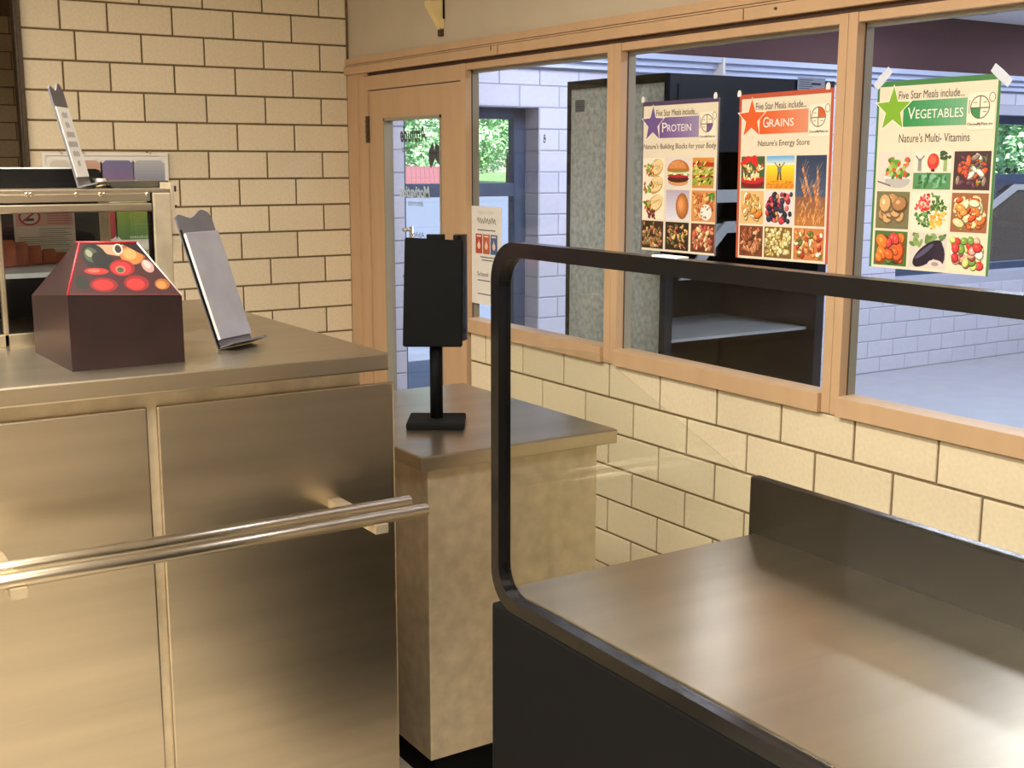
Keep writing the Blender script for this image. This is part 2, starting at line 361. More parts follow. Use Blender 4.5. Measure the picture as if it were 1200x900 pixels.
# block reveal to the right of the entrance
lay(lw, frame(Vector((OX1-.001, 0, 0)), (0, -1, 0), (0, 0, 1)), -(LY+REV-.05), -LY, 0, OZ, -LY, OZ, M['ltile'])
MZ = 2.385
struct(box('trim_10', (XC+.12, LY-.10, MZ), (LX1, LY+.006, LCEIL), M['maroon']), 'maroon speckled soffit panel high in the lobby')
bd = struct(boxes('trim_11', [((XC+.12, LY-.14, MZ-.035), (LX1, LY+.004, MZ)), ((XC+.12, LY-.09, MZ-.075), (LX1, LY+.004, MZ-.037)), ((XC+.12, LY-.05, MZ-.115), (LX1, LY+.004, MZ-.077))], M['band']), 'pale stepped moulding under the maroon soffit')
p = onY(848, 78, LY-.14); box('cover_strip', (p.x-.012, LY-.146, MZ-.115), (p.x+.012, LY-.05, MZ), M['white'], bd)
vt = ray(1130, 13); q_ = CAM + vt*((LCEIL-1.68)/vt.z); 
v_ = struct(box('trim_12', (q_.x-.3, q_.y-.06, LCEIL-.006), (q_.x+.3, q_.y+.06, LCEIL), M['alu']), 'dark slot vent in the lobby ceiling')
# entrance door and far window (aluminium frames with glass)
DY = LY+REV-.14
def alu_unit(name, x0, x1, z0, z1, rails, mull, label, st=.09):
    r = struct(root(name, Vector((x0, DY, z0))), label); bpy.context.view_layer.update()
    def b(nm, a, c, m):
        o = box(nm, a, c, m, None, .002); o.parent = r; o.matrix_parent_inverse = r.matrix_world.inverted()
    b('stile', (x0, DY, z0), (x0+st, DY+.07, z1), M['alu']); b('stile', (x1-st, DY, z0), (x1, DY+.07, z1), M['alu'])
    for a, c in [(z1-.07, z1), (z0, z0+.06)]+rails: b('rail', (x0+st, DY, a), (x1-st, DY+.07, c), M['alu'])
    for mx in mull: b('mullion', (mx-.03, DY+.002, z0), (mx+.03, DY+.068, z1), M['alu'])
    zs = sorted([z0+.06, z1-.07]+[v for rr in rails for v in rr])
    for a, c in zip(zs[::2], zs[1::2]): b('pane', (x0+st, DY+.03, a), (x1-st, DY+.036, c), GLASS)
alu_unit('door_2', OX0, OX1, 0, OZ, [(1.46, 1.545)], [], 'aluminium entrance door with two glass panes and trees behind')
alu_unit('window_5', WX0, WX1, WZ0, WZ1, [(1.50, 1.58)], [WX0+1.16, WX0+2.33], 'far lobby window with a dark frame')

# ------------------------------------------------------------------ light fittings
def troffer(x, y, z, wd, ln, watts, rgb, label, group):
    t = thing('ceiling_light', label, 'light', Vector((x, y, z)), group)
    boxes('frame', [((-wd/2, -ln/2, -.02), (-wd/2+.03, ln/2, 0)), ((wd/2-.03, -ln/2, -.02), (wd/2, ln/2, 0)), ((-wd/2+.03, -ln/2, -.02), (wd/2-.03, -ln/2+.03, 0)), ((-wd/2+.03, ln/2-.03, -.02), (wd/2-.03, ln/2, 0))], M['white'], t)
    box('diffuser', (-wd/2+.03, -ln/2+.03, -.012), (wd/2-.03, ln/2-.03, -.004), emit_mat('lit_diffuser', rgb, 3), t)
    l = bpy.data.lights.new('tube_light', 'AREA'); l.shape = 'RECTANGLE'; l.size = wd-.08; l.size_y = ln-.08; l.energy = watts; l.color = lin(rgb)
    o = bpy.data.objects.new('tube_light', l); COL.objects.link(o); o.parent = t; o.location = (0, 0, -.022)
WARM, COOL = (255, 247, 236), (232, 238, 255)
for n, (x, y) in enumerate(((.2, 2.7), (-1.7, 2.9), (.2, .2), (-1.7, .2))):
    troffer(x, y, CEIL, .6, 1.2, ROOM_W, WARM, ('warm ceiling light over the stainless serving counter', 'warm ceiling light left of the serving counter', 'warm ceiling light nearest above the viewer', 'warm ceiling light behind and left of the viewer')[n], 'serving room ceiling lights')
for n, (x, y) in enumerate(((4.4, 5.2), (7.0, 5.0), (9.6, 5.0), (4.4, 2.2), (7.2, 2.2))):
    troffer(x, y, LCEIL, .6, 1.2, LOBBY_W, COOL, ('cool lobby ceiling light before the entrance door', 'cool lobby ceiling light before the maroon soffit', 'cool lobby ceiling light before the far window', 'cool lobby ceiling light in front of the tall cooler', 'cool lobby ceiling light midway behind the vegetables poster')[n], 'lobby ceiling lights')
# ------------------------------------------------------------------ tall cooler standing in the lobby with its back to the window
KX, KY, KZ = 3.10, 3.724, 2.02; KX1, KY1 = 4.03, 4.385
ck = thing('display_cooler', 'tall dark cooler with galvanised side standing behind the protein poster', 'cooler', Vector((KX, KY, 0)))
L, D = KX1-KX, KY1-KY
boxes('body', [((.02, D-.05, .1), (L, D, KZ)), ((L-.05, .0, .1), (L, D-.05, KZ)), ((.02, .0, .1), (.06, D-.05, KZ)), ((.06, .0, KZ-.04), (L-.05, D-.05, KZ)), ((.06, 0, .1), (L-.05, D-.05, .28))], M['navy'], ck)
box('header', (.06, -.004, KZ-.30), (L-.05, .03, KZ-.04), M['navy'], ck)
box('side_panel', (.004, .010, .14), (.02, D-.025, KZ-.035), M['galv'], ck)
boxes('side_frame', [((0, 0, .1), (.02, .010, KZ)), ((0, D-.025, .1), (.02, D, KZ)), ((0, .010, KZ-.035), (.02, D-.025, KZ)), ((0, .010, .1), (.02, D-.025, .14))], M['gloss'], ck)
box('base', (.03, .03, 0), (L-.03, D-.03, .1), M['black'], ck)
for y_ in (229, 265):
    z = onY(852, y_, KY).z
    box('shelf', (.06, .05, z-.02), (L-.05, D-.05, z-.008), M['shelf'], ck); box('price_rail', (.06, .03, z-.030), (L-.05, .05, z+(.022 if y_ < 240 else .008)), M['shelf'], ck)
for z in (.62, .95): box('shelf', (.06, .05, z), (L-.05, D-.05, z+.012), M['shelf'], ck)
prism('side_brace', [(.10, 1.21), (.16, 1.21), (.40, 1.44), (.34, 1.44)], .012, M['shelf'], ck, place=Matrix.Translation((0, .02, 0)) @ Matrix.Rotation(math.pi/2, 4, 'X'))
ik = Ink(.001); a, b = onY(933, 106, KY)-Vector((KX, KY, 0)), onY(966, 92, KY)-Vector((KX, KY, 0))
st = root('sticker', frame(Vector((a.x, -.005, a.z)), (1, 0, 0), (0, 0, 1))); st.parent = ck
wS, hS = b.x-a.x, b.z-a.z; ik.rect(0, 0, wS, hS, (130, 136, 150))
for k in range(5): ik.rect(.01, hS*(.14+.16*k), wS*(.45+.1*(k % 3)), hS*(.2+.16*k), (60, 62, 70))
ik.rect(wS*.5, hS*.45, wS*.85, hS*.62, (20, 20, 24)); ik.build('sticker_print', st)
vp = root('vent_plate', frame(Vector((.003, D-.055, KZ-.13)), (0, -1, 0), (0, 0, 1))); vp.parent = ck
ik = Ink(.0005); ik.rect(0, 0, .07, .05, (88, 92, 92))
for k in range(6): ik.rect(.004, .006+.008*k, .066, .009+.008*k, (52, 54, 56))
ik.build('plate_print', vp)

# ------------------------------------------------------------------ posters on the glass
def pic_mix(k, x0, y0, x1, y1, bgc, pal, n, rmin, rmax, hi=None, asp=.7):
    k.rect(x0, y0, x1, y1, bgc)
    for i in range(n):
        r = random.uniform(rmin, rmax); a = r; x = random.uniform(x0+r, x1-r); y = random.uniform(y0+r, y1-r); c = random.choice(pal); t = random.uniform(0, 3.1)
        dk = tuple(v*.55 for v in c)
        k.ell(x, y, a, a*asp, dk, t, 10); k.ell(x-.1*a, y+.12*a, a*.86, a*asp*.8, c, t, 10)
        if hi: k.ell(x-.25*a, y+.25*a, a*.3, a*asp*.25, tuple(min(255, v+45) for v in c), t, 7)
W_, H_ = .405, .528
def poster(name, label, cen_y, top_z, tilt, accent, accent2, title, sub, subw, side, photos, quad, starc=None):
    m = frame(Vector((XG-.004, cen_y, top_z-H_)), (0, -1, 0), (0, 0, 1)) @ Matrix.Rotation(tilt, 4, 'Z')
    t = thing(name, label, 'poster', m, 'food posters on the window'); X = lambda s: (s-.5)*W_; Y = lambda q_: H_*(1-q_)
    box('sheet', (-W_/2, 0, -.0005), (W_/2, H_, .0003), M['poster'], t)
    k = Ink(.0005); k.rect(X(0), Y(.028), X(1), Y(0), accent)
    for s0, s1 in ((0, side), (1-side, 1)): k.rect(X(s0), Y(1), X(s1), Y(0), accent)
    k.build('border', t)
    k = Ink(.0007); bx0, bx1 = .235, .755; N = 12
    for i in range(N):
        f_ = i/(N-1); c = tuple(a*(1-f_)+min(255, a*.6+84)*f_ for a in accent2)
        s0, s1 = bx0+(bx1-bx0)*i/N, bx0+(bx1-bx0)*(i+1)/N; k.rect(X(s0), Y(.243), X(s1), Y(.108), c)
    k.build('banner', t)
    star = [((.145+(.155 if i % 2 == 0 else .066)*math.sin(math.pi*i/5))*1-.5, (.15-(.122 if i % 2 == 0 else .052)*math.cos(math.pi*i/5))) for i in range(10)]
    k = Ink(.001); k.poly([((s*1.1+.5*.071)*W_+.0, H_*(1-(.15+(q_-.15)*1.1))) for s, q_ in star], (240, 232, 214)); k.poly([(s*W_, H_*(1-q_)) for s, q_ in star], starc or accent2); o = k.build('star', t)
    text('heading', 'Five Star Meals include...', X(.19), Y(.098), W_*.54, H_*.042, M['ink'], t)
    text('title', title[0], X(.275), Y(.205), W_*.062, H_*.062, M['light'], t, .0016); text('title', title[1:], X(.345), Y(.202), W_*min(.052*len(title[1:]), .385), H_*.046, M['light'], t, .0016)
    text('subtitle', sub, X(.5-subw/2), Y(.325), W_*subw, H_*.046, M['ink'], t)
    # plate emblem
    k = Ink(.0012); k.poly(rrect(X(.755), Y(.27), X(.975), Y(.082), .008), (214, 202, 178)); k.poly(rrect(X(.76), Y(.267), X(.97), Y(.085), .007), (234, 222, 198))
    cx, cy, ra, rb = X(.855), Y(.158), W_*.075, H_*.058
    q0 = {'tl': (90, 180), 'tr': (0, 90), 'br': (270, 360), 'bl': (180, 270)}[quad]
    k.poly([(cx, cy)]+[(cx+ra*math.cos(math.radians(q0[0]+(q0[1]-q0[0])*i/8)), cy+rb*math.sin(math.radians(q0[0]+(q0[1]-q0[0])*i/8))) for i in range(9)], accent2)
    k.ring(cx, cy, ra, rb, .003, (96, 84, 78)); k.line(cx-ra, cy-.002, cx+ra, cy-.002, .003, (96, 84, 78)); k.line(cx, cy-rb, cx, cy+rb, .003, (96, 84, 78))
    for dx, dy in ((-.5, .4), (.5, .4), (-.5, -.4), (.5, -.4)): k.rect(cx+ra*dx-.006, cy+rb*dy-.001, cx+ra*dx+.006, cy+rb*dy+.001, (110, 98, 90))
    k.ring(X(.945), Y(.112), .010, .013, .002, (96, 84, 78)); k.line(X(.772), Y(.19), X(.772), Y(.12), .002, (96, 84, 78)); k.build('plate_emblem', t)
    text('emblem_caption', 'ChooseMyPlate.gov', X(.765), Y(.252), W_*.195, H_*.019, M['ink'], t, .0016, bold=.02)
    for (s0, s1, q0_, q1, fn) in photos:
        k = Ink(.0007); fn(k, X(s0), Y(q1), X(s1), Y(q0_)); k.build('food_photo', t)
    return t
C3 = [(.015, .315), (.345, .655), (.685, .985)]; R3 = [(.375, .570), (.585, .785), (.798, .985)]
def mixer(bgc, pal, n, a, b, hi=1, asp=.7): return lambda k, x0, y0, x1, y1: pic_mix(k, x0, y0, x1, y1, bgc, pal, n, a, b, hi, asp)
def wrap(k, x0, y0, x1, y1):
    k.rect(x0, y0, x1, y1, (232, 222, 200)); w, h = x1-x0, y1-y0
    for cy, in ((.84,), (.56,), (.26,)):
        k.ell(x0+w*.62, y0+h*cy, w*.36, h*.13, (190, 150, 92), .5, 14, .05); k.ell(x0+w*.64, y0+h*(cy+.015), w*.32, h*.11, (228, 204, 150), .5, 14, .05)
        for i in range(18): k.ell(x0+w*random.uniform(.08, .5), y0+h*(cy-.03+random.uniform(-.09, .07)), w*.07, h*.02, random.choice([(120, 150, 50), (160, 180, 70), (196, 86, 40), (210, 110, 60), (84, 110, 36)]), random.random()*3, 8)
        for i in range(9): k.line(x0+w*random.uniform(.4, .8), y0+h*(cy+random.uniform(-.05, .07)), x0+w*random.uniform(.6, .95), y0+h*(cy+random.uniform(0, .09)), .0012, (176, 130, 70))
    for i in range(22): k.ell(x0+w*random.uniform(.25, .6), y0+h*random.uniform(.02, .17), w*.07, h*.02, random.choice([(110, 46, 30), (86, 34, 24), (140, 64, 44)]), random.random()*3, 8)
def burger(k, x0, y0, x1, y1):
    k.rect(x0, y0, x1, y1, (214, 206, 204)); w, h = x1-x0, y1-y0; cx = x0+w/2
    k.ell(cx, y0+h*.2, w*.43, h*.15, (206, 150, 90)); k.ell(cx, y0+h*.3, w*.46, h*.13, (76, 34, 28)); k.ell(cx, y0+h*.4, w*.46, h*.07, (176, 34, 40)); 
    for i in range(16): k.ell(cx+w*random.uniform(-.42, .42), y0+h*random.uniform(.44, .53), w*.08, h*.035, random.choice([(206, 210, 130), (130, 160, 60), (230, 226, 190)]), 0, 8)
    k.ell(cx, y0+h*.56, w*.46, h*.05, (120, 140, 60)); k.poly([(cx+w*.47*math.cos(math.pi*i/14), y0+h*.58+h*.36*math.sin(math.pi*i/14)) for i in range(15)], (182, 104, 50)); k.poly([(cx-w*.04+w*.38*math.cos(math.pi*i/14), y0+h*.64+h*.27*math.sin(math.pi*i/14)) for i in range(15)], (208, 132, 74))
    for i in range(26): k.ell(cx+w*random.uniform(-.28, .24), y0+h*random.uniform(.7, .88), w*.016, h*.008, (236, 200, 150), .4, 6)
def sandwich(k, x0, y0, x1, y1):
    w, h = x1-x0, y1-y0; x1 -= w*.1; w = x1-x0
    for (a, b, c) in ((.0, .12, (196, 134, 66)), (.12, .34, (150, 160, 60)), (.34, .44, (196, 70, 46)), (.44, .7, (176, 176, 80)), (.7, .84, (176, 50, 36)), (.84, 1, (204, 138, 62))): k.rect(x0, y0+h*a, x1, y0+h*b, c)
    for i in range(44): k.ell(x0+w*random.uniform(.06, .94), y0+h*random.uniform(.13, .85), w*.08, h*.03, random.choice([(220, 206, 110), (110, 130, 40), (60, 30, 24), (226, 220, 160), (190, 60, 40)]), random.random(), 8)
def egg(k, x0, y0, x1, y1):
    w, h = x1-x0, y1-y0
    for i in range(10): k.rect(x0, y0+h*i/10, x1, y0+h*(i+1)/10, (214-i*4, 212-i*5, 222-i*4))
    for i in range(9): k.rect(x0+w*.06, y0+h*(.16+.085*i), x0+w*(.36+.06*random.random()), y0+h*(.165+.085*i), (188, 184, 200))
    for i in range(7): k.ell(x0+w*(.70-.012*i), y0+h*(.47+.012*i), w*(.27-.032*i), h*(.43-.05*i), (158+11*i, 96+9*i, 44+8*i), 0, 26)
def fries(k, x0, y0, x1, y1):
    pic_mix(k, x0, y0, x1, y1, (206, 140, 84), [(220, 150, 80), (196, 106, 54), (232, 180, 110), (180, 90, 44)], 40, .006, .016, 1, .5); w, h = x1-x0, y1-y0
    k.ell(x0+w*.62, y0+h*.3, w*.24, h*.26, (226, 222, 214)); 
    for i in range(10): k.ell(x0+w*random.uniform(.45, .8), y0+h*random.uniform(.12, .5), w*.04, h*.03, (150, 120, 96), 0, 7)
    for i in range(10): k.ell(x0+w*random.uniform(.72, .96), y0+h*random.uniform(.7, .95), w*.06, h*.05, (60, 130, 50), 0, 7, .2)
nuts = mixer((58, 40, 26), [(176, 118, 74), (196, 148, 102), (140, 84, 50), (206, 184, 130), (120, 110, 60)], 70, .006, .013, 1, .62)
tacos = mixer((52, 36, 28), [(206, 168, 96), (180, 100, 60), (86, 96, 40), (196, 140, 80), (226, 190, 120), (60, 44, 40)], 60, .006, .014, 1, .45)
beans = mixer((96, 50, 34), [(190, 96, 74), (222, 190, 130), (170, 70, 56), (206, 130, 96), (232, 206, 150)], 52, .008, .017, 1, .6)
py0 = onX(797, 200, XG-.004).y
poster('protein_poster', 'cream and purple poster headed protein with burger and nuts pictures', (onX(752, 200, XG-.004).y+onX(842, 200, XG-.004).y)/2, onX(797, 117, XG-.004).z, .004, (76, 62, 92), (108, 82, 140), 'PROTEIN', "Nature's Building Blocks for your Body", .95, .012,
  [(C3[0][0], C3[0][1], R3[0][0], R3[1][1], wrap), (*C3[1], *R3[0], burger), (*C3[2], *R3[0], sandwich), (*C3[1], *R3[1], egg), (*C3[2], *R3[1], fries), (*C3[0], *R3[2], nuts), (*C3[1], *R3[2], tacos), (*C3[2], *R3[2], beans)], 'br')
def pasta(k, x0, y0, x1, y1):
    w, h = x1-x0, y1-y0; k.rect(x0, y0, x1, y1, (70, 90, 56)); 
    for i in range(7): k.ell(x0+w*random.uniform(.08, .65), y0+h*random.uniform(.76, .95), w*.12, h*.09, (212, 42, 34))
    k.ell(x0+w*.5, y0+h*.17, w*.5, h*.17, (120, 24, 34)); k.ell(x0+w*.5, y0+h*.28, w*.5, h*.14, (188, 44, 36))
    for i in range(48): k.ell(x0+w*random.uniform(.1, .9), y0+h*random.uniform(.26, .72), w*.085, h*.035, random.choice([(232, 214, 150), (236, 226, 190), (206, 70, 40), (60, 96, 40), (220, 190, 110)]), random.random()*3, 8)
def field(k, x0, y0, x1, y1):
    w, h = x1-x0, y1-y0
    for i in range(8): k.rect(x0, y0+h*(.72+.035*i), x1, y0+h*(.755+.035*i), (224-18*i, 222-8*i, 206+2*i))
    for i in range(9): k.rect(x0, y0+h*.08*i, x1, y0+h*.08*(i+1), (214+2*i, 140+9*i, 34+2*i))
    for i in range(60): k.ell(x0+w*random.uniform(.03, .97), y0+h*random.uniform(.02, .24), w*.03, h*.02, (200, 112, 30), 0, 6)
    cx = x0+w*.48; k.poly([(cx-w*.07, y0+h*.5), (cx+w*.06, y0+h*.5), (cx+w*.07, y0+h*.68), (cx-w*.08, y0+h*.68)], (112, 116, 120)); k.ell(cx, y0+h*.735, w*.035, h*.035, (90, 66, 50))
    for s_ in (-1, 1): k.line(cx+s_*w*.06, y0+h*.66, cx+s_*w*.18, y0+h*.8, .004, (112, 100, 92)); k.line(cx+s_*w*.03, y0+h*.5, cx+s_*w*.06, y0+h*.26, .006, (48, 40, 40))
def wheat(k, x0, y0, x1, y1):
    w, h = x1-x0, y1-y0
    for i in range(12): k.rect(x0, y0+h*i/12, x1, y0+h*(i+1)/12, (178-11*i, 116-6*i, 62+2*i) if i < 5 else (92-4*i, 104-4*i, 130-4*i))
    for i in range(90): x, y = x0+w*random.uniform(.04, .9), y0+h*random.uniform(.01, .3); k.line(x, y, x+w*random.uniform(-.06, .1), y+h*.07, .0016, random.choice([(220, 150, 84), (150, 80, 36), (232, 176, 110)]))
    for bx, by, tx, ty in ((.75, .05, .2, .85), (.78, .1, .72, .8), (.45, .3, .22, .58), (.85, .05, .6, .6)):
        for i in range(16):
            f_ = .35+.6*i/15; x, y = x0+w*(bx+(tx-bx)*f_), y0+h*(by+(ty-by)*f_)
            k.ell(x, y, w*.045, h*.014, random.choice([(196, 120, 64), (222, 152, 92), (168, 92, 44)]), .9, 8); k.line(x, y, min(x1, max(x0, x+w*random.uniform(-.12, .16))), min(y1, y+h*.14), .0007, (206, 170, 130))
cheese = mixer((214, 178, 120), [(222, 170, 84), (206, 140, 60), (236, 210, 150), (226, 120, 40), (236, 232, 216), (196, 150, 84)], 56, .011, .022, 1, .5)
berries = mixer((214, 206, 206), [(36, 34, 54), (28, 26, 40), (190, 50, 60), (150, 40, 60), (222, 96, 96), (50, 46, 66), (196, 140, 80)], 52, .007, .015, 1, .9)
bread = mixer((120, 62, 36), [(176, 106, 64), (206, 140, 92), (146, 78, 46), (96, 46, 28), (222, 168, 120)], 60, .012, .026, 1, .45)
pop = mixer((120, 92, 44), [(226, 206, 140), (206, 180, 104), (236, 222, 170), (180, 150, 80)], 90, .006, .012, 1, .8)
salad = mixer((196, 120, 70), [(206, 60, 46), (232, 214, 160), (110, 120, 50), (236, 230, 200), (216, 140, 80), (170, 60, 40)], 64, .006, .014, 1, .8)
poster('grains_poster', 'cream and orange poster headed grains with wheat and bread pictures', (onX(864, 200, XG-.004).y+onX(977, 200, XG-.004).y)/2, onX(921, 107, XG-.004).z, .012, (182, 82, 54), (216, 92, 40), 'GRAINS', "Nature's Energy Store", .55, .026,
  [(.04, .305, *R3[0], pasta), (.325, .625, *R3[0], field), (.645, .955, R3[0][0], R3[1][1], wheat), (.04, .305, *R3[1], cheese), (.325, .625, *R3[1], berries), (.04, .305, *R3[2], bread), (.325, .625, *R3[2], pop), (.645, .955, *R3[2], salad)], 'tr')
greens = [(96, 150, 50), (130, 176, 70), (70, 116, 44), (160, 196, 100)]
def bowl(k, x0, y0, x1, y1):
    w, h = x1-x0, y1-y0; k.rect(x0, y0, x1, y1, (212, 204, 192)); k.ell(x0+w*.6, y0+h*.22, w*.38, h*.2, (180, 176, 172)); k.rect(x0+w*.2, y0+h*.28, x1, y0+h*.32, (232, 228, 220))
    for i in range(46): k.ell(x0+w*random.uniform(.26, .92), y0+h*random.uniform(.32, .82), w*.07, h*.06, random.choice(greens+[(206, 76, 44), (226, 120, 70)]), random.random()*3, 8, .2)
    k.line(x0, y0+h*.2, x0+w*.4, y0+h*.08, .004, (96, 92, 96))
def trio(k, x0, y0, x1, y1):
    w, h = x1-x0, y1-y0; k.rect(x0, y0, x1, y1, (228, 216, 196)); k.rect(x0, y0, x1, y0+h*.44, (84, 138, 90))
    for i in range(36): k.ell(x0+w*random.uniform(.06, .94), y0+h*random.uniform(.05, .38), w*.08, h*.04, random.choice([(60, 120, 60), (110, 166, 120), (130, 180, 150), (50, 100, 50)]), random.random()*3, 8, .2)
    for cx, c in ((.16, (150, 144, 140)), (.84, (150, 170, 110))): k.rect(x0+w*(cx-.05), y0+h*.48, x0+w*(cx+.05), y0+h*.82, c)
    k.ell(x0+w*.52, y0+h*.74, w*.16, h*.22, (202, 58, 44)); k.ell(x0+w*.5, y0+h*.78, w*.1, h*.12, (222, 96, 70)); k.rect(x0+w*.47, y0+h*.47, x0+w*.57, y0+h*.54, (70, 40, 34))
    for i in range(14): k.ell(x0+w*(.84+random.uniform(-.12, .12)), y0+h*random.uniform(.8, .98), w*.05, h*.05, (58, 84, 46), 0, 8, .2)
    for s_ in (-1, 1): k.line(x0+w*.16, y0+h*.76, x0+w*(.16+.12*s_), y0+h*.9, .004, (120, 112, 112))
def quarters(k, x0, y0, x1, y1):
    w, h = x1-x0, y1-y0; k.rect(x0, y0, x1, y1, (228, 216, 196))
    for sx, sy, pal in ((-1, 1, [(216, 64, 56), (232, 104, 90), (190, 44, 44)]), (1, 1, [(66, 112, 44), (96, 140, 60), (50, 84, 36)]), (-1, -1, [(80, 130, 56), (50, 96, 40), (110, 160, 80)]), (1, -1, [(236, 170, 50), (222, 146, 40), (240, 190, 90)])):
        for i in range(46):
            a, r = random.uniform(.05, 1.52), .46*math.sqrt(random.random()); k.ell(x0+w*(.52+sx*r*math.cos(a)*.92), y0+h*(.5+sy*r*math.sin(a)), w*.04, h*.035, random.choice(pal), random.random()*3, 7)
def eggplant(k, x0, y0, x1, y1):
    w, h = x1-x0, y1-y0; k.rect(x0, y0, x1, y1, (206, 196, 186))
    for i in range(16): k.ell(x0+w*random.uniform(.05, .9), y0+h*random.uniform(.68, .94), w*.1, h*.06, random.choice([(96, 130, 66), (130, 156, 90), (70, 100, 56)]), random.random()*3, 9, .2)
    k.ell(x0+w*.5, y0+h*.42, w*.46, h*.25, (34, 26, 40), .62, 24); k.ell(x0+w*.42, y0+h*.48, w*.3, h*.07, (84, 76, 104), .62); k.ell(x0+w*.82, y0+h*.42, w*.15, h*.34, (44, 32, 48), .1); k.ell(x0+w*.72, y0+h*.14, w*.2, h*.12, (212, 196, 190)); k.ell(x0+w*.72, y0+h*.14, w*.1, h*.06, (160, 140, 140))
market = mixer((70, 44, 46), [(110, 60, 76), (150, 130, 110), (196, 70, 46), (120, 150, 70), (228, 222, 210), (84, 96, 50), (214, 96, 50), (90, 50, 70)], 60, .007, .018, 1, .5)
potato = mixer((116, 112, 76), [(188, 142, 92), (206, 164, 112), (170, 122, 76)], 15, .02, .03, 1, .85)
roots = mixer((150, 96, 60), [(226, 112, 44), (232, 150, 70), (222, 206, 150), (236, 226, 180), (206, 84, 40)], 60, .011, .022, 1, .6)
pepper = mixer((74, 108, 60), [(226, 96, 36), (236, 122, 44), (214, 70, 60), (90, 140, 60), (110, 84, 60)], 46, .012, .028, 1, .8)
slices = mixer((222, 212, 180), [(226, 220, 150), (206, 214, 120), (216, 60, 56), (232, 170, 150), (120, 160, 70), (200, 50, 50), (236, 232, 214)], 48, .010, .017, 1, .85)
vp_ = poster('vegetables_poster', 'cream and green poster headed vegetables held by tape at its corners', (onX(1022.5, 200, XG-.004).y+onX(1169.5, 200, XG-.004).y)/2, onX(1103, 91, XG-.004).z, .005, (64, 122, 66), (48, 138, 72), 'VEGETABLES', "Nature's Multi- Vitamins", .58, .02,
  [(.04, .33, *R3[0], bowl), (.35, .66, *R3[0], trio), (.68, .965, *R3[0], market), (.04, .33, *R3[1], potato), (.35, .66, *R3[1], quarters), (.68, .965, *R3[1], roots), (.04, .33, *R3[2], pepper), (.35, .66, *R3[2], eggplant), (.68, .965, *R3[2], slices)], 'bl', (124, 170, 44))
for (xs, ys, lb) in ((754, 117, 'small white putty tab at protein poster upper left corner'), (839, 112, 'small white putty tab at protein poster upper right corner'), (867, 110, 'small white putty tab at grains poster upper left corner'), (971, 101, 'small white putty tab at grains poster upper right corner')):
    c = onX(xs, ys, XG-.004)
    o = prism('putty_tab', [(-.008, -.010), (.008, -.010), (.009, .002), (.004, .011), (-.004, .011), (-.009, .002)], .003, M['white'], None, .001, frame(c, (0, -1, 0), (0, 0, 1))); tag(o, lb, 'tape', 'tabs and tape holding the posters')
for (xs, ys, rot, lb) in ((1035, 92, .75, 'clear tape strip at vegetables poster upper left corner'), (1174, 88, -.7, 'clear tape strip at vegetables poster upper right corner')):
    o = prism('tape_strip', [(-.034, -.012), (-.004, -.013), (.036, -.011), (.034, .012), (.0, .013), (-.036, .011)], .0006, M['tape'], None, 0, frame(onX(xs, ys, XG-.0052), (0, -1, 0), (0, 0, 1)) @ Matrix.Rotation(rot, 4, 'Z')); tag(o, lb, 'tape', 'tabs and tape holding the posters')

# flyer taped low in the first window
a = onX(553, 300, XG-.0045); b = onX(588, 250, XG-.0045); zt = onX(570, 242, XG-.0045).z; wF = a.y-b.y; hF = wF*1.72
fl = thing('paper_flyer', 'white paper flyer with red and blue squares taped beside the door', 'flyer', frame(Vector((XG-.005, a.y, zt-hF)), (0, -1, 0), (0, 0, 1)))
box('sheet', (0, 0, -.0004), (wF, hF, .0003), M['paper'], fl)
for i, c in enumerate(((176, 66, 50), (186, 90, 60), (64, 92, 140))):
    k = Ink(.0006); x0 = wF*(.14+.25*i); k.rect(x0, hF*.52, x0+wF*.225, hF*.72, c); k.ell(x0+wF*.11, hF*.60, wF*.05, hF*.035, (226, 196, 176)); k.poly([(x0+wF*.075, hF*.61), (x0+wF*.145, hF*.61), (x0+wF*.11, hF*.665)], (226, 196, 176)); k.rect(x0+wF*.04, hF*.69, x0+wF*.18, hF*.705, (226, 206, 196)); k.build('colour_square', fl)
k = Ink(.0006)
for q_, s0, s1 in ((.755, .2, .8), (.48, .3, .76), (.45, .34, .72), (.24, .2, .62), (.10, .2, .7)): k.rect(wF*s0, hF*q_, wF*s1, hF*(q_+.012), (110, 108, 110))
for i in range(9): k.line(wF*(.28+.05*i), hF*.92, wF*(.22+.065*i), hF*.955, .0016, (90, 90, 84))
px_, py_ = None, None
for i in range(30):
    x, y = wF*(.2+.62*i/29), hF*(.855+.03*math.sin(i*1.7)+.008*math.sin(i*.6))
    if px_ is not None: k.line(px_, py_, x, y, .0035, (44, 40, 40))
    px_, py_ = x, y
k.build('flyer_print', fl)['kind'] = 'stuff'; text('flyer_word', 'School', wF*.2, hF*.29, wF*.36, hF*.045, M['ink'], fl, .0012)
# two little stickers on the first pane
for xs, ys, lb in ((586, 142, 'tiny black sticker on the pane over the entrance view'), (638, 163, 'tiny black sticker on the pane nearer the tall cooler')):
    k = Ink(0); k.ring(0, .010, .007, .009, .004, (20, 20, 22), 14); k.ring(0, -.006, .009, .010, .004, (20, 20, 22), 14); k.line(.004, -.004, .013, .004, .003, (20, 20, 22))
    o = k.build('sticker', None); o.matrix_world = frame(onX(xs, ys, XG-.003), (0, -1, 0), (0, 0, 1)); tag(o, lb, 'sticker', 'stickers on the first pane')

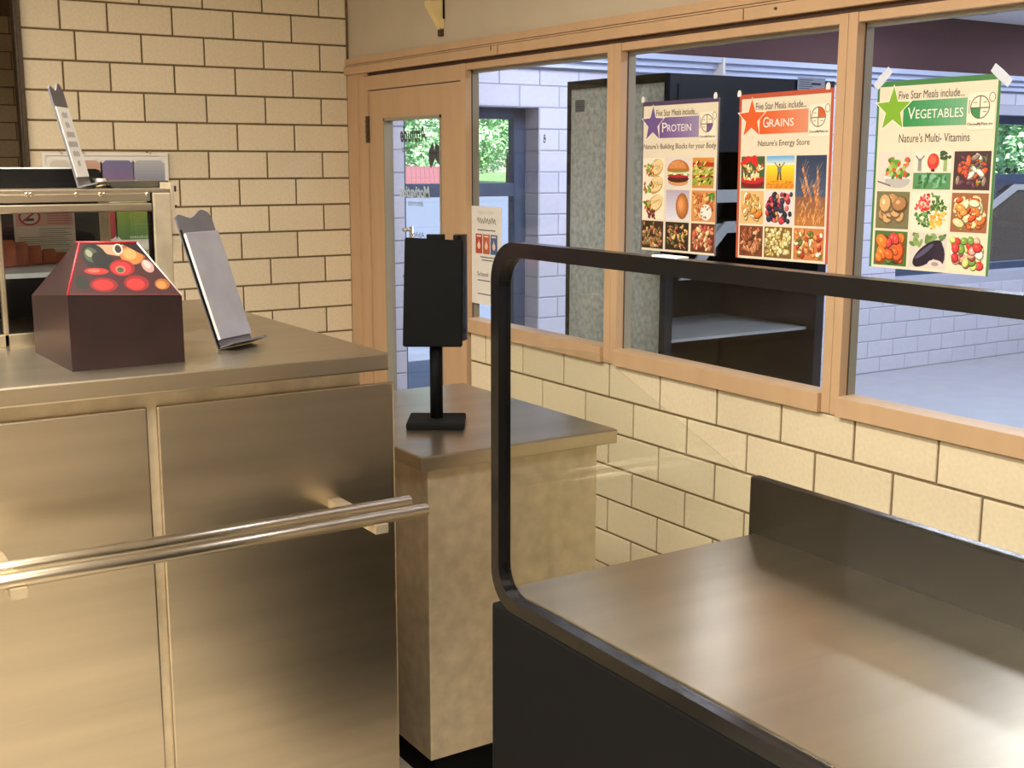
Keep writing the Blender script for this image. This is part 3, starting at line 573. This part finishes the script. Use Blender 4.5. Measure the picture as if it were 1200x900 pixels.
# ivory bracket on the cream wall
bp = onX(518, 19, XC); br = thing('wall_bracket', 'ivory plastic wedge bracket high on the cream wall', 'bracket', frame(Vector((XC+.012, bp.y, bp.z)), (-1, 0, 0), (0, 0, 1)))
prism('wedge', [(0, -.055), (.014, -.052), (.078, .045), (.080, .064), (.014, .064), (0, .30)], .044, M['ivory'], br, .002)
box('upright', (0, .0, .002), (.024, .40, .040), M['ivory'], br, .002); cyl('cord', (.006, -.01, -.004), (.006, .30, -.004), .004, M['black'], br)
box('foot', (0, -.085, .006), (.014, -.056, .038), M['tangap'], br)

# ------------------------------------------------------------------ white menu board on the tiled wall
a = onY(47, 178.5, YC); b = onY(200, 291, YC); bw, bh = b.x-a.x, a.z-b.z
mb = thing('menu_board', 'white framed menu board with rounded colour panels on the tiled wall', 'board', frame(Vector((a.x, YC-.004, b.z)), (1, 0, 0), (0, 0, 1)))
box('backing', (0, 0, 0), (bw, bh, .012), M['white'], mb, .003)
boxes('rim', [((0, 0, .012), (.014, bh, .022)), ((bw-.014, 0, .012), (bw, bh, .022)), ((.014, bh-.014, .012), (bw-.014, bh, .022)), ((.014, 0, .012), (bw-.014, .014, .022))], M['white'], mb)
def bpos(x, y): p_ = onY(x, y, YC); return p_.x-a.x, p_.z-b.z
def panel(x0, y0, x1, y1, c0, c1, name='colour_panel'):
    u0, v0 = bpos(x0, y1); u1, v1 = bpos(x1, y0)
    prism('panel_rim', rrect(u0-.008, v0-.008, u1+.008, v1+.008, .022), .004, M['paper'], mb, .001, Matrix.Translation((0, 0, .012)))
    k = Ink(.0170); N = 10; full = rrect(u0, v0, u1, v1, .018)
    for i in range(N):
        f_ = i/(N-1); lo, hi_ = v0+(v1-v0)*i/N, v0+(v1-v0)*(i+1)/N; ins = [max(0, .018-min(y-v0, v1-y)) for y in (lo, hi_)]
        e = [(.018-math.sqrt(max(0, .018**2-min(t, .018)**2))) for t in ins]
        k.poly([(u0+e[0], lo), (u1-e[0], lo), (u1-e[1], hi_), (u0+e[1], hi_)], tuple(p_*(1-f_)+q_*f_ for p_, q_ in zip(c0, c1)), .01)
    return k.build(name, mb)
panel(59, 188, 80, 222, (180, 168, 150), (206, 198, 184)); panel(86, 188, 116, 222, (170, 110, 90), (196, 160, 140))
panel(120, 188, 154, 226, (134, 96, 128), (112, 112, 150)); panel(157, 188, 191, 226, (110, 116, 140), (176, 176, 180))
panel(124, 243, 133, 280, (150, 40, 50), (166, 56, 60)); g_ = panel(137, 236, 191, 281, (84, 122, 70), (146, 160, 56))
u0, v0 = bpos(151, 279)
k = Ink(.0185)
for i in range(14): k.rect(u0+.011*i, v0, u0+.011*i+.006, v0+random.uniform(.008, .014), (206, 220, 190))
k.build('panel_caption', mb)
for xs in (70, 96, 174): p_ = bpos(xs, 177.5); cyl('screw', (p_[0], p_[1]-.006, .0), (p_[0], p_[1]-.006, .028), .006, M['steel2'], mb)

# ------------------------------------------------------------------ stainless display case on the serving counter
FY = 3.0; BY = 3.62; CX0 = .12; CX1 = onY(200, 235, FY).x; CT = onY(100, 224, FY).z; LEDGE = 1.25
ct = thing('serving_counter', 'stainless serving counter carrying the glass display case', 'counter', Vector((CX0-.6, 2.45, 0)))
def cb(nm, a_, b_, m, be=.004): return box(nm, (a_[0]-CX0+.6, a_[1]-2.45, a_[2]), (b_[0]-CX0+.6, b_[1]-2.45, b_[2]), M[m], ct, be)
cb('worktop', (CX0-.6, 2.45, LEDGE-.04), (1.24, 3.75, LEDGE), 'steel'); cb('body', (CX0-.58, 2.52, .12), (1.20, 3.72, LEDGE-.04), 'steel2'); cb('plinth', (CX0-.55, 2.58, 0), (1.16, 3.68, .12), 'black')
for i in range(3): cb('front_panel', (CX0-.56+.58*i, 2.508, .16), (CX0-.56+.58*i+.56, 2.52, LEDGE-.08), 'steel')
for yy in (2.28, 2.36): cyl('tray_rail', (0, yy-2.45, .92), (1.72, yy-2.45, .92), .014, M['steel'], ct)
for xx in (.12, .86, 1.6): boxes('rail_arm', [((xx-.015, -.19, .89), (xx+.015, .06, .91))], M['steel2'], ct)
dc = thing('display_case', 'stainless framed glass display case at the left of the tiled wall', 'display case', Vector((CX0, FY, LEDGE)))
LX, LZ, LD = CX1-CX0, CT-LEDGE, BY-FY; PW = CX1-onY(180, 260, FY).x
zz = [onY(90, y, FY).z-LEDGE for y in (224, 237, 239, 249)]
box('top', (0, 0, zz[0]-.006), (LX, LD, zz[0]+.004), M['steel'], dc, .002)
box('upper_rail', (0, -.004, zz[1]), (LX-PW-.006, .02, zz[0]-.006), M['steel'], dc, .002)
box('lower_rail', (0, -.010, zz[3]), (LX-PW-.004, .02, zz[2]), M['steel'], dc, .003)
for (x0, x1, y0, y1) in ((LX-PW, LX, -.002, .04), (LX-PW, LX, LD-.04, LD), (0, .03, LD-.04, LD), (0, .03, 0, .04)): box('corner_post', (x0, y0, 0), (x1, y1, zz[0]-.006), M['steel2'], dc, .003)
px0 = onY(3.5, 285, FY).x-CX0; box('front_mullion', (px0-.012, 0, 0), (px0, .02, zz[3]), M['steel'], dc, .002)
box('bottom_rail', (.03, 0, 0), (LX-PW, .03, .03), M['steel'], dc, .002)
box('front_pane', (.03, .008, .03), (LX-PW-.006, .013, zz[3]+.01), CGLASS, dc); box('end_pane', (LX-PW/2-.003, .04, .0), (LX-PW/2+.003, LD-.04, zz[0]-.006), CGLASS, dc)
box('shadow_gap', (LX-PW-.006, .004, .03), (LX-PW, .03, zz[0]-.006), M['gloss'], dc)
for xs in (31, 35.5, 89, 117, 121.5, 172): p_ = onY(xs, 228, FY); cyl('bolt', (p_.x-CX0, -.010, p_.z-LEDGE), (p_.x-CX0, -.002, p_.z-LEDGE), .0042, M['steel'], dc, r2=.006, seg=10)
bb = root('side_bracket', Matrix.Translation((LX, 0, 0))); bb.parent = dc
z0, z1 = onY(201, 247, FY).z-LEDGE, onY(201, 214, FY).z-LEDGE; box('plate', (0, .0, z0), (.010, .085, z1), M['steel2'], bb, .001)
for zz_ in (z0+.01, z1-.012, (z0+z1)/2+.016): cyl('screw', (.010, .012, zz_), (.018, .012, zz_), .004, M['hinge'], bb, seg=8)
bx = onY(118, 270, BY-.06).x-CX0
box('back_panel', (.03, LD-.05, .0), (bx, LD-.04, zz[0]-.006), M['navy'], dc); box('shelf', (.03, .10, onY(40, 312, 3.3).z-LEDGE-.012), (bx+.02, LD-.05, onY(40, 312, 3.3).z-LEDGE), M['shelf'], dc)
# red and white notice at the back of the case
a = onY(20, 301, BY-.07); b = onY(88, 246, BY-.07); nw, nh = b.x-a.x, b.z-a.z
no = thing('notice_sheet', 'red and white prohibition notice behind the case glass', 'notice', frame(Vector((a.x, BY-.056, a.z)), (1, 0, 0), (0, 0, 1)))
box('sheet', (0, 0, 0), (nw, nh, .001), M['paper'], no); k = Ink(.0013)
k.rect(nw*.03, nh*.66, nw*.97, nh*.99, (214, 170, 166)); k.ell(nw*.26, nh*.86, nw*.18, nh*.19, (170, 50, 54), 0, 28); k.ell(nw*.26, nh*.86, nw*.145, nh*.15, (226, 212, 208), 0, 28); k.rect(nw*.19, nh*.77, nw*.33, nh*.83, (60, 60, 66)); k.line(nw*.14, nh*.76, nw*.37, nh*.98, .005, (170, 50, 54))
for i in range(5): k.rect(nw*.54, nh*(.70+.055*i), nw*(.9+.015*(i % 3)), nh*(.715+.055*i), (170, 84, 84))
for i in range(10): k.rect(nw*(.06 if i < 6 else .4), nh*(.18+.045*i), nw*(.94-.05*(i % 3)), nh*(.192+.045*i), (112, 106, 100) if i % 2 else (150, 140, 130))
k.rect(nw*.03, nh*.01, nw*.97, nh*.13, (190, 196, 176)); k.build('notice_print', no)
sh = onY(40, 312, 3.3).z
for i, (xs, yt) in enumerate(((9, 282), (24, 284), (40, 288), (57, 292), (72, 296))):
    p_ = onY(xs, yt, 3.30+.02*i); hh = p_.z-sh; c = thing('snack_carton', 'orange snack carton in the case, ' + ('leftmost of the row', 'second from the left', 'middle one of five', 'fourth from the left', 'rightmost by the printed box')[i], 'carton', Vector((p_.x, 3.30+.02*i, sh+.0012)), 'orange cartons in the display case')
    box('carton_body', (-.018, 0, 0), (.018, .05, hh*.86), M['orange'], c, .002); prism('carton_flap', [(-.018, hh*.86), (.018, hh*.86), (.013, hh), (-.013, hh)], .004, M['orange'], c, 0, frame(Vector((0, .004, 0)), (1, 0, 0), (0, 0, 1)))
# black tray and steel pan lid on top of the case
ty = 3.16; a = onY(-40, 220, ty); b = onY(124, 197, ty); tr = thing('black_tray', 'black tray with silver rim lying on top of the display case', 'tray', Vector((a.x, ty, CT+.0052)))
wT = b.x-a.x; hT = b.z-CT-.004
prism('tray_body', [(0, 0), (wT, 0), (wT-.012, hT*.8), (wT-.020, hT-.003), (0, hT-.003)], .26, M['gloss'], tr, .003, frame(Vector((0, .26, 0)), (1, 0, 0), (0, 0, 1)))
box('silver_rim', (0, .0, hT-.003), (onY(83, 197, ty).x-a.x, .24, hT), M['shelf'], tr)
ty = 3.10; a = onY(129, 224, ty); b = onY(198, 211, ty); pl = thing('pan_lid', 'low stainless pan resting at the right end of the case top', 'pan', Vector((a.x, ty, CT+.0052))); wT, hT = b.x-a.x, b.z-CT-.004
prism('pan_body', [(0, .004), (.010, 0), (wT-.004, 0), (wT, hT*.86), (.0, hT-.004)], .20, M['dsteel'], pl, .002, frame(Vector((0, .20, 0)), (1, 0, 0), (0, 0, 1)))
cyl('pan_knob', (-.022, .04, .012), (.0, .04, .012), .011, M['steel2'], pl)
# sign holders with wavy tops
def holder(name, label, base, th, phi, wd, ht, printed, amp=1):
    n = Vector((math.cos(th), -math.sin(th), 0)); e = Vector((math.sin(th), math.cos(th), 0)); up_ = Vector((0, 0, 1))*math.cos(phi) - n*math.sin(phi)
    t = thing(name, label, 'sign holder', frame(base, e, up_), 'leaning sign holders'); top = []
    prof = ((0, 0), (.05, .004), (.12, .006), (.2, .004), (.3, -.002), (.4, -.005), (.5, -.002), (.6, .006), (.7, .013), (.78, .015), (.88, .012), (.95, .006), (1, -.004))
    top = [(wd*f_, ht-.018+amp*d_) for f_, d_ in reversed(prof)]
    prism('board', [(0, 0), (wd, 0)]+top, .005, M['grey'], t, .0008)
    if printed:
        box('card', (.002, .026, .0052), (wd-.002, ht-.062, .0066), M['paper'], t); k = Ink(.0068)
        for i, s0 in enumerate((.30, .34, .22, .14, .26, .40)):
            y = (ht-.088)-.0235*i
            for j in range(int((1-2*s0)*9)+1): k.rect(wd*s0+wd*.1*j, y, wd*s0+wd*.1*j+wd*.075, y+.012+.002*(j % 2), (150, 146, 142))
        k.build('card_print', t)
    else:
        box('pocket', (.008, .02, .0052), (wd-.001, ht-.058, .012), M['clear'], t, .001); box('pocket_edge', (.003, .02, .0052), (.0075, ht-.062, .013), M['white'], t); box('pocket_edge', (-.001, .0, .0052), (.002, ht-.05, .010), M['gloss'], t)
    box('foot', (0, -.0, .005), (wd, .004, .05), M['grey'], t)
bs = onY(91, 222, 3.03); holder('sign_holder', 'narrow leaning sign holder with white lettered card on the display case', Vector((bs.x, 3.03, CT+.006)), math.radians(29), math.radians(13.5), .108, .258, True, 1.1)
holder('sign_holder', 'grey leaning sign holder with empty clear pocket right of the display case', Vector((.922, 2.70, LEDGE+.0005)), math.radians(58), math.radians(20), .127, .338, False)
# printed vegetable carton in front of the case
vb = thing('produce_carton', 'carton printed with tomatoes, onion and eggplant before the display case', 'carton', Vector((0, 0, 0)))
Y0 = 2.62; T = [onY(93, 284, Y0), onY(160, 284, Y0)]; B = [onY(79, 346, Y0-.05), onY(213, 346, Y0-.05)]
TB = [onY(89, 284, 2.80), onY(158, 283, 2.80)]; BB = [onY(37, 346, 2.88), onY(208, 346, 2.88)]
low = [Vector((p_.x, p_.y, LEDGE)) for p_ in (B[0], B[1], BB[1], BB[0])]
bm = bmesh.new(); v = [bm.verts.new(p_) for p_ in (T[0], T[1], TB[1], TB[0], B[0], B[1], BB[1], BB[0], *low)]
for f_ in ((0, 1, 2, 3), (0, 4, 5, 1), (1, 5, 6, 2), (2, 6, 7, 3), (3, 7, 4, 0), (4, 8, 9, 5), (5, 9, 10, 6), (6, 10, 11, 7), (7, 11, 8, 4), (8, 11, 10, 9)): bm.faces.new([v[i] for i in f_])
obj('carton_shell', done(bm, 'carton_shell'), M['darkcard'], vb)
for p_, q_ in ((T[0], T[1]), (T[0], TB[0]), (T[0], B[0])): cyl('red_edge', p_, q_, .0022, M['red'], vb, seg=8)
cyl('white_edge', T[1], B[1], .0016, M['paper'], vb, seg=8)
fp = root('front_print', frame(B[0], B[1]-B[0], T[0]-B[0])); fp.parent = vb; inv = frame(B[0], B[1]-B[0], T[0]-B[0]).inverted()
q4 = [inv @ p_ for p_ in (B[0], B[1], T[1], T[0])]; k = Ink(.0008); k.poly([(p_.x, p_.y) for p_ in q4], (70, 26, 28))
def pp(x, y):
    d = ray(x, y); o_ = B[0]; n = (B[1]-B[0]).cross(T[0]-B[0]); t_ = (o_-CAM).dot(n)/d.dot(n); r_ = inv @ (CAM+d*t_); return r_.x, r_.y
S = (B[1].x-B[0].x)/134
def E_(x, y, a_, b_, c, rot=0): u, v_ = pp(x, y); k.ell(u, v_, a_*S, b_*S, tuple(q_*.78 for q_ in c), rot, 24)
k.poly([pp(*p_) for p_ in ((95, 286), (160, 286), (209, 344), (82, 344))], (52, 20, 22))
k.poly([pp(*p_) for p_ in ((110, 287), (158, 287), (150, 302), (126, 298))], (170, 120, 92))
E_(111, 301, 14, 17, (26, 28, 24), .5); E_(107, 299, 8, 10, (74, 84, 62), .5); E_(104, 297, 3.5, 5, (150, 156, 130), .5); E_(122, 306, 15, 10, (22, 22, 20), -.5)
E_(155, 298, 15.5, 13.5, (150, 84, 36)); E_(154, 299.5, 13.5, 11.5, (196, 122, 56)); E_(152, 298, 8, 7, (222, 160, 96)); k.line(*pp(156, 290), *pp(162, 287), .004, (196, 150, 100))
k.ring(*pp(138, 292), .010, .012, .002, (222, 206, 196)); E_(138, 292, 3.6, 5, (40, 34, 34))
E_(173, 312, 6.5, 9, (190, 150, 140), .6); E_(172, 310, 3.5, 6, (222, 190, 180), .6)
E_(143, 314, 15, 10.5, (150, 24, 28)); E_(142, 314.5, 12, 8.5, (196, 40, 42)); E_(141, 316, 6, 5, (222, 110, 100)); E_(141, 316.5, 4, 3.4, (70, 84, 40))
E_(113, 318, 14, 4.2, (196, 44, 38)); E_(110, 317.5, 7, 2, (232, 110, 90))
E_(160, 332, 15, 10, (150, 26, 28)); E_(159, 333, 11, 7, (200, 48, 44)); E_(122, 334, 16, 9, (140, 22, 26)); E_(121, 334, 12, 6.5, (198, 42, 40)); E_(190, 333, 9, 7, (170, 96, 40)); E_(189, 334, 6, 5, (206, 140, 72)); E_(96, 331, 8, 9, (28, 34, 24))
k.build('vegetable_print', fp)

# ------------------------------------------------------------------ black register display seen from behind
mdist = 3.3; c = lambda x, y, d=mdist: CAM + ray(x, y)*d
mu = (c(543, 281)-c(475, 278)); mu.z = 0; mu.normalize(); mw = (c(543, 300)-c(475, 300)).length
base = c(475, 278); mtop = base.z; MH = .30; STAND = .95
mt = thing('register_display', 'black register display seen from behind before the corner door', 'display', frame(Vector((base.x, base.y, STAND)), mu, (0, 0, 1)))
zt = mtop-STAND
prism('back_cover', [(-.010, zt-MH), (mw-.004, zt-MH), (mw, zt-.008), (0, zt)], .022, M['black'], mt, .003)
prism('curved_side', [(mw-.028, -.060), (mw-.028, .0)]+[(mw-.028+.036*math.sin(t_), -.060*(1-math.cos(t_))) for t_ in [i*math.pi/16 for i in range(1, 9)]], MH*.98, M['gloss'], mt, 0, Matrix.Translation((0, zt+.006, 0)) @ Matrix.Rotation(math.pi/2, 4, 'X'))
box('top_clip', (mw*.37, zt-.006, -.012), (mw*.68, zt+.008, .016), M['black'], mt, .002); box('top_clip_stem', (mw*.44, zt-.02, -.008), (mw*.6, zt-.004, .010), M['black'], mt)
box('screen', (.002, zt-MH+.01, -.022), (mw-.03, zt-.012, -.001), M['gloss'], mt, .002)
cyl('neck', (mw/2, .02, -.02), (mw/2, zt-MH+.04, -.02), .018, M['black'], mt); box('foot', (mw/2-.08, 0, -.09), (mw/2+.08, .02, .06), M['black'], mt, .006)
cs = thing('checkout_stand', 'stainless checkout stand under the black register display', 'counter', Vector((1.40, 2.60, 0)))
box('worktop', (0, 0, STAND-.04), (.62, .85, STAND), M['steel'], cs, .004); box('body', (.04, .04, .1), (.58, .81, STAND-.04), M['steel2'], cs, .004); box('plinth', (.07, .07, 0), (.55, .78, .1), M['black'], cs)

# ------------------------------------------------------------------ glass sided merchandiser with black rounded frame
GX = 1.20; GX1 = 1.92; GYF = onX(575, 320, GX).y; GYN = .62; GTop = onX(690, 293.5, GX).z; GLo = .82
gm = thing('glass_merchandiser', 'low glass sided cooler with thick black rounded frame below the posters', 'cooler', Vector((GX, GYN, 0)))
Lg = GYF-GYN; Wg = GX1-GX
def ringframe(nm, xoff, th, rad, bar):
    o_ = rrect(-Lg, GLo, 0, GTop, rad, 8); i_ = rrect(-Lg+bar, GLo+bar, -bar, GTop-bar, max(.01, rad-bar*.6), 8); bm = bmesh.new(); n = len(o_)
    A = [[bm.verts.new((x, y, z)) for x, y in o_] for z in (0, th)]; I = [[bm.verts.new((x, y, z)) for x, y in i_] for z in (0, th)]
    for j in range(n):
        m_ = (j+1) % n; bm.faces.new((A[1][j], A[1][m_], I[1][m_], I[1][j])); bm.faces.new((A[0][m_], A[0][j], I[0][j], I[0][m_])); bm.faces.new((A[0][j], A[0][m_], A[1][m_], A[1][j])); bm.faces.new((I[0][m_], I[0][j], I[1][j], I[1][m_]))
    bmesh.ops.bevel(bm, geom=[e for e in bm.edges if e.calc_face_angle(0) > 1.2], offset=.004, segments=2, affect='EDGES')
    f_ = obj(nm, done(bm, nm), M['gloss'], gm); f_.matrix_local = frame(Vector((xoff, 0, 0)), (0, -1, 0), (0, 0, 1)); 
    g = prism('side_pane', i_, .006, CGLASS, gm, 0, frame(Vector((xoff-.008, 0, 0)), (0, -1, 0), (0, 0, 1))); return f_
ringframe('side_frame', .028, .028, .075, .027)
box('front_lip', (Wg-.03, .0, GLo), (Wg, Lg, GLo+.16), M['gloss'], gm, .006)
for yy in (.0, Lg-.012): prism('end_pane', [(.03, GLo), (Wg-.03, GLo), (Wg-.03, GLo+.15), (.25, 1.30), (.03, 1.34)], .008, CGLASS, gm, 0, frame(Vector((0, yy+.010, 0)), (1, 0, 0), (0, 0, 1)))
box('deck', (.028, .02, GLo), (Wg-.028, Lg-.02, GLo+.03), M['steel'], gm, .002); box('body', (.0, .0, .12), (Wg, Lg, GLo), M['black'], gm, .008); box('plinth', (.04, .04, 0), (Wg-.04, Lg-.04, .12), M['gloss'], gm)
for i in range(9): box('vent_slat', (-.006, .12, .20+.028*i), (.0, Lg-.12, .212+.028*i), M['gloss'], gm)
yc = onX(785, 301, GX+.014).y; o = box('price_card', (GX+.003, yc-.03, GTop+.0006), (GX+.026, yc+.03, GTop+.003), M['paper'], None); tag(o, 'small white card lying on the black cooler frame', 'card')

# ------------------------------------------------------------------ outdoors
struct(box('ground', (-20, LY+REV, -.08), (140, 160, -.02), M['asphalt']))
struct(box('ground_lawn', (-20, 52, -.02), (140, 160, .10), M['lawn']))
fx = onY(466, 200, 53).x
fn = thing('board_fence', 'red brown board fence beyond the entrance door', 'fence', Vector((fx, 53, .10)))
for i in range(18):
    o = box('board', (0, 0, 0), (.235, .04, 1.36+.02*(i % 3)), M['fence'], fn) if i == 0 else obj('board', fb, None, fn)
    if i == 0: fb = o.data
    o.location = (.25*i, 0, 0)
box('fence_rail', (0, .04, .3), (4.5, .09, .42), M['fence'], fn); box('fence_rail', (0, .04, 1.0), (4.5, .09, 1.12), M['fence'], fn)
def tree(x, y, h, r, label, n=11000):
    t = thing('leafy_tree', label, 'tree', Vector((x, y, .10)), 'trees outside the entrance')
    cyl('trunk', (0, 0, 0), (random.uniform(-.2, .2), 0, h*.6), .3, M['bark'], t, r2=.15)
    V, Fc = [], []; cl = []
    while len(cl) < 60:
        a_, q_ = random.uniform(0, 6.28), math.sqrt(random.random())*r*.78; cl.append((q_*math.cos(a_), q_*math.sin(a_), random.uniform(.16, .86)*h, random.uniform(.18, .30)*r))
    for _ in range(n):
        cx, cy, cz, c_r = random.choice(cl); d = Vector((random.gauss(0, 1), random.gauss(0, 1), random.gauss(0, 1))).normalized()*c_r*random.random()**.35
        c_ = Vector((cx, cy, max(.6, cz)))+d; a_ = Vector((random.gauss(0, 1), random.gauss(0, 1)-.4, random.gauss(0, 1))).normalized(); b_ = a_.orthogonal().normalized(); s = random.uniform(.10, .22); i = len(V)
        V += [c_-a_*s, c_+b_*s*.6, c_+a_*s, c_-b_*s*.6]; Fc.append((i, i+1, i+2, i+3))
    me = bpy.data.meshes.new('foliage'); me.from_pydata(V, [], Fc); obj('foliage', me, leaf, t)
tx = lambda x, Y: onY(x, 200, Y).x
tree(tx(452, 57), 57, 10, 4.2, 'leafy green tree seen through the corner door glass'); tree(tx(598, 63), 63, 11, 5.0, 'leafy green tree filling the entrance door pane')
tree(tx(530, 78), 78, 14, 6.2, 'broad green tree standing behind the entrance trees', 13000); tree(tx(1185, 30), 30, 7.5, 4.2, 'bright green tree in the far lobby window', 13000); tree(tx(1215, 42), 42, 9.5, 4.6, 'large green tree farther off in the far lobby window')
# dark rounded body behind the vegetables poster
kx, ky = 14.4, 9.6
cr = thing('parked_vehicle', 'dark rounded body with grey curved edge past the vegetables poster', 'vehicle', Vector((kx, ky, -.02)))
prof = [(-2.1, .25), (2.1, .25), (2.15, .75), (1.5, .95), (.9, 1.38), (.4, 1.46), (-.7, 1.46), (-1.4, 1.1), (-2.1, .9)]
prism('vehicle_body', prof, 1.7, M['car'], cr, .05, frame(Vector((0, 1.7, 0)), (1, 0, 0), (0, 0, 1)))
prism('curved_edge', [(1.5, .97), (.92, 1.36), (.4, 1.43), (-.7, 1.43), (-1.36, 1.1), (-1.25, 1.06), (-.65, 1.36), (.38, 1.36), (.86, 1.3), (1.36, .98)], .03, M['cargrey'], cr, 0, frame(Vector((0, -.005, 0)), (1, 0, 0), (0, 0, 1)))
for xx in (-1.35, 1.35): cyl('wheel', (xx, .0, .32), (xx, .2, .32), .32, M['black'], cr, seg=24); cyl('wheel', (xx, 1.5, .32), (xx, 1.7, .32), .32, M['black'], cr, seg=24)
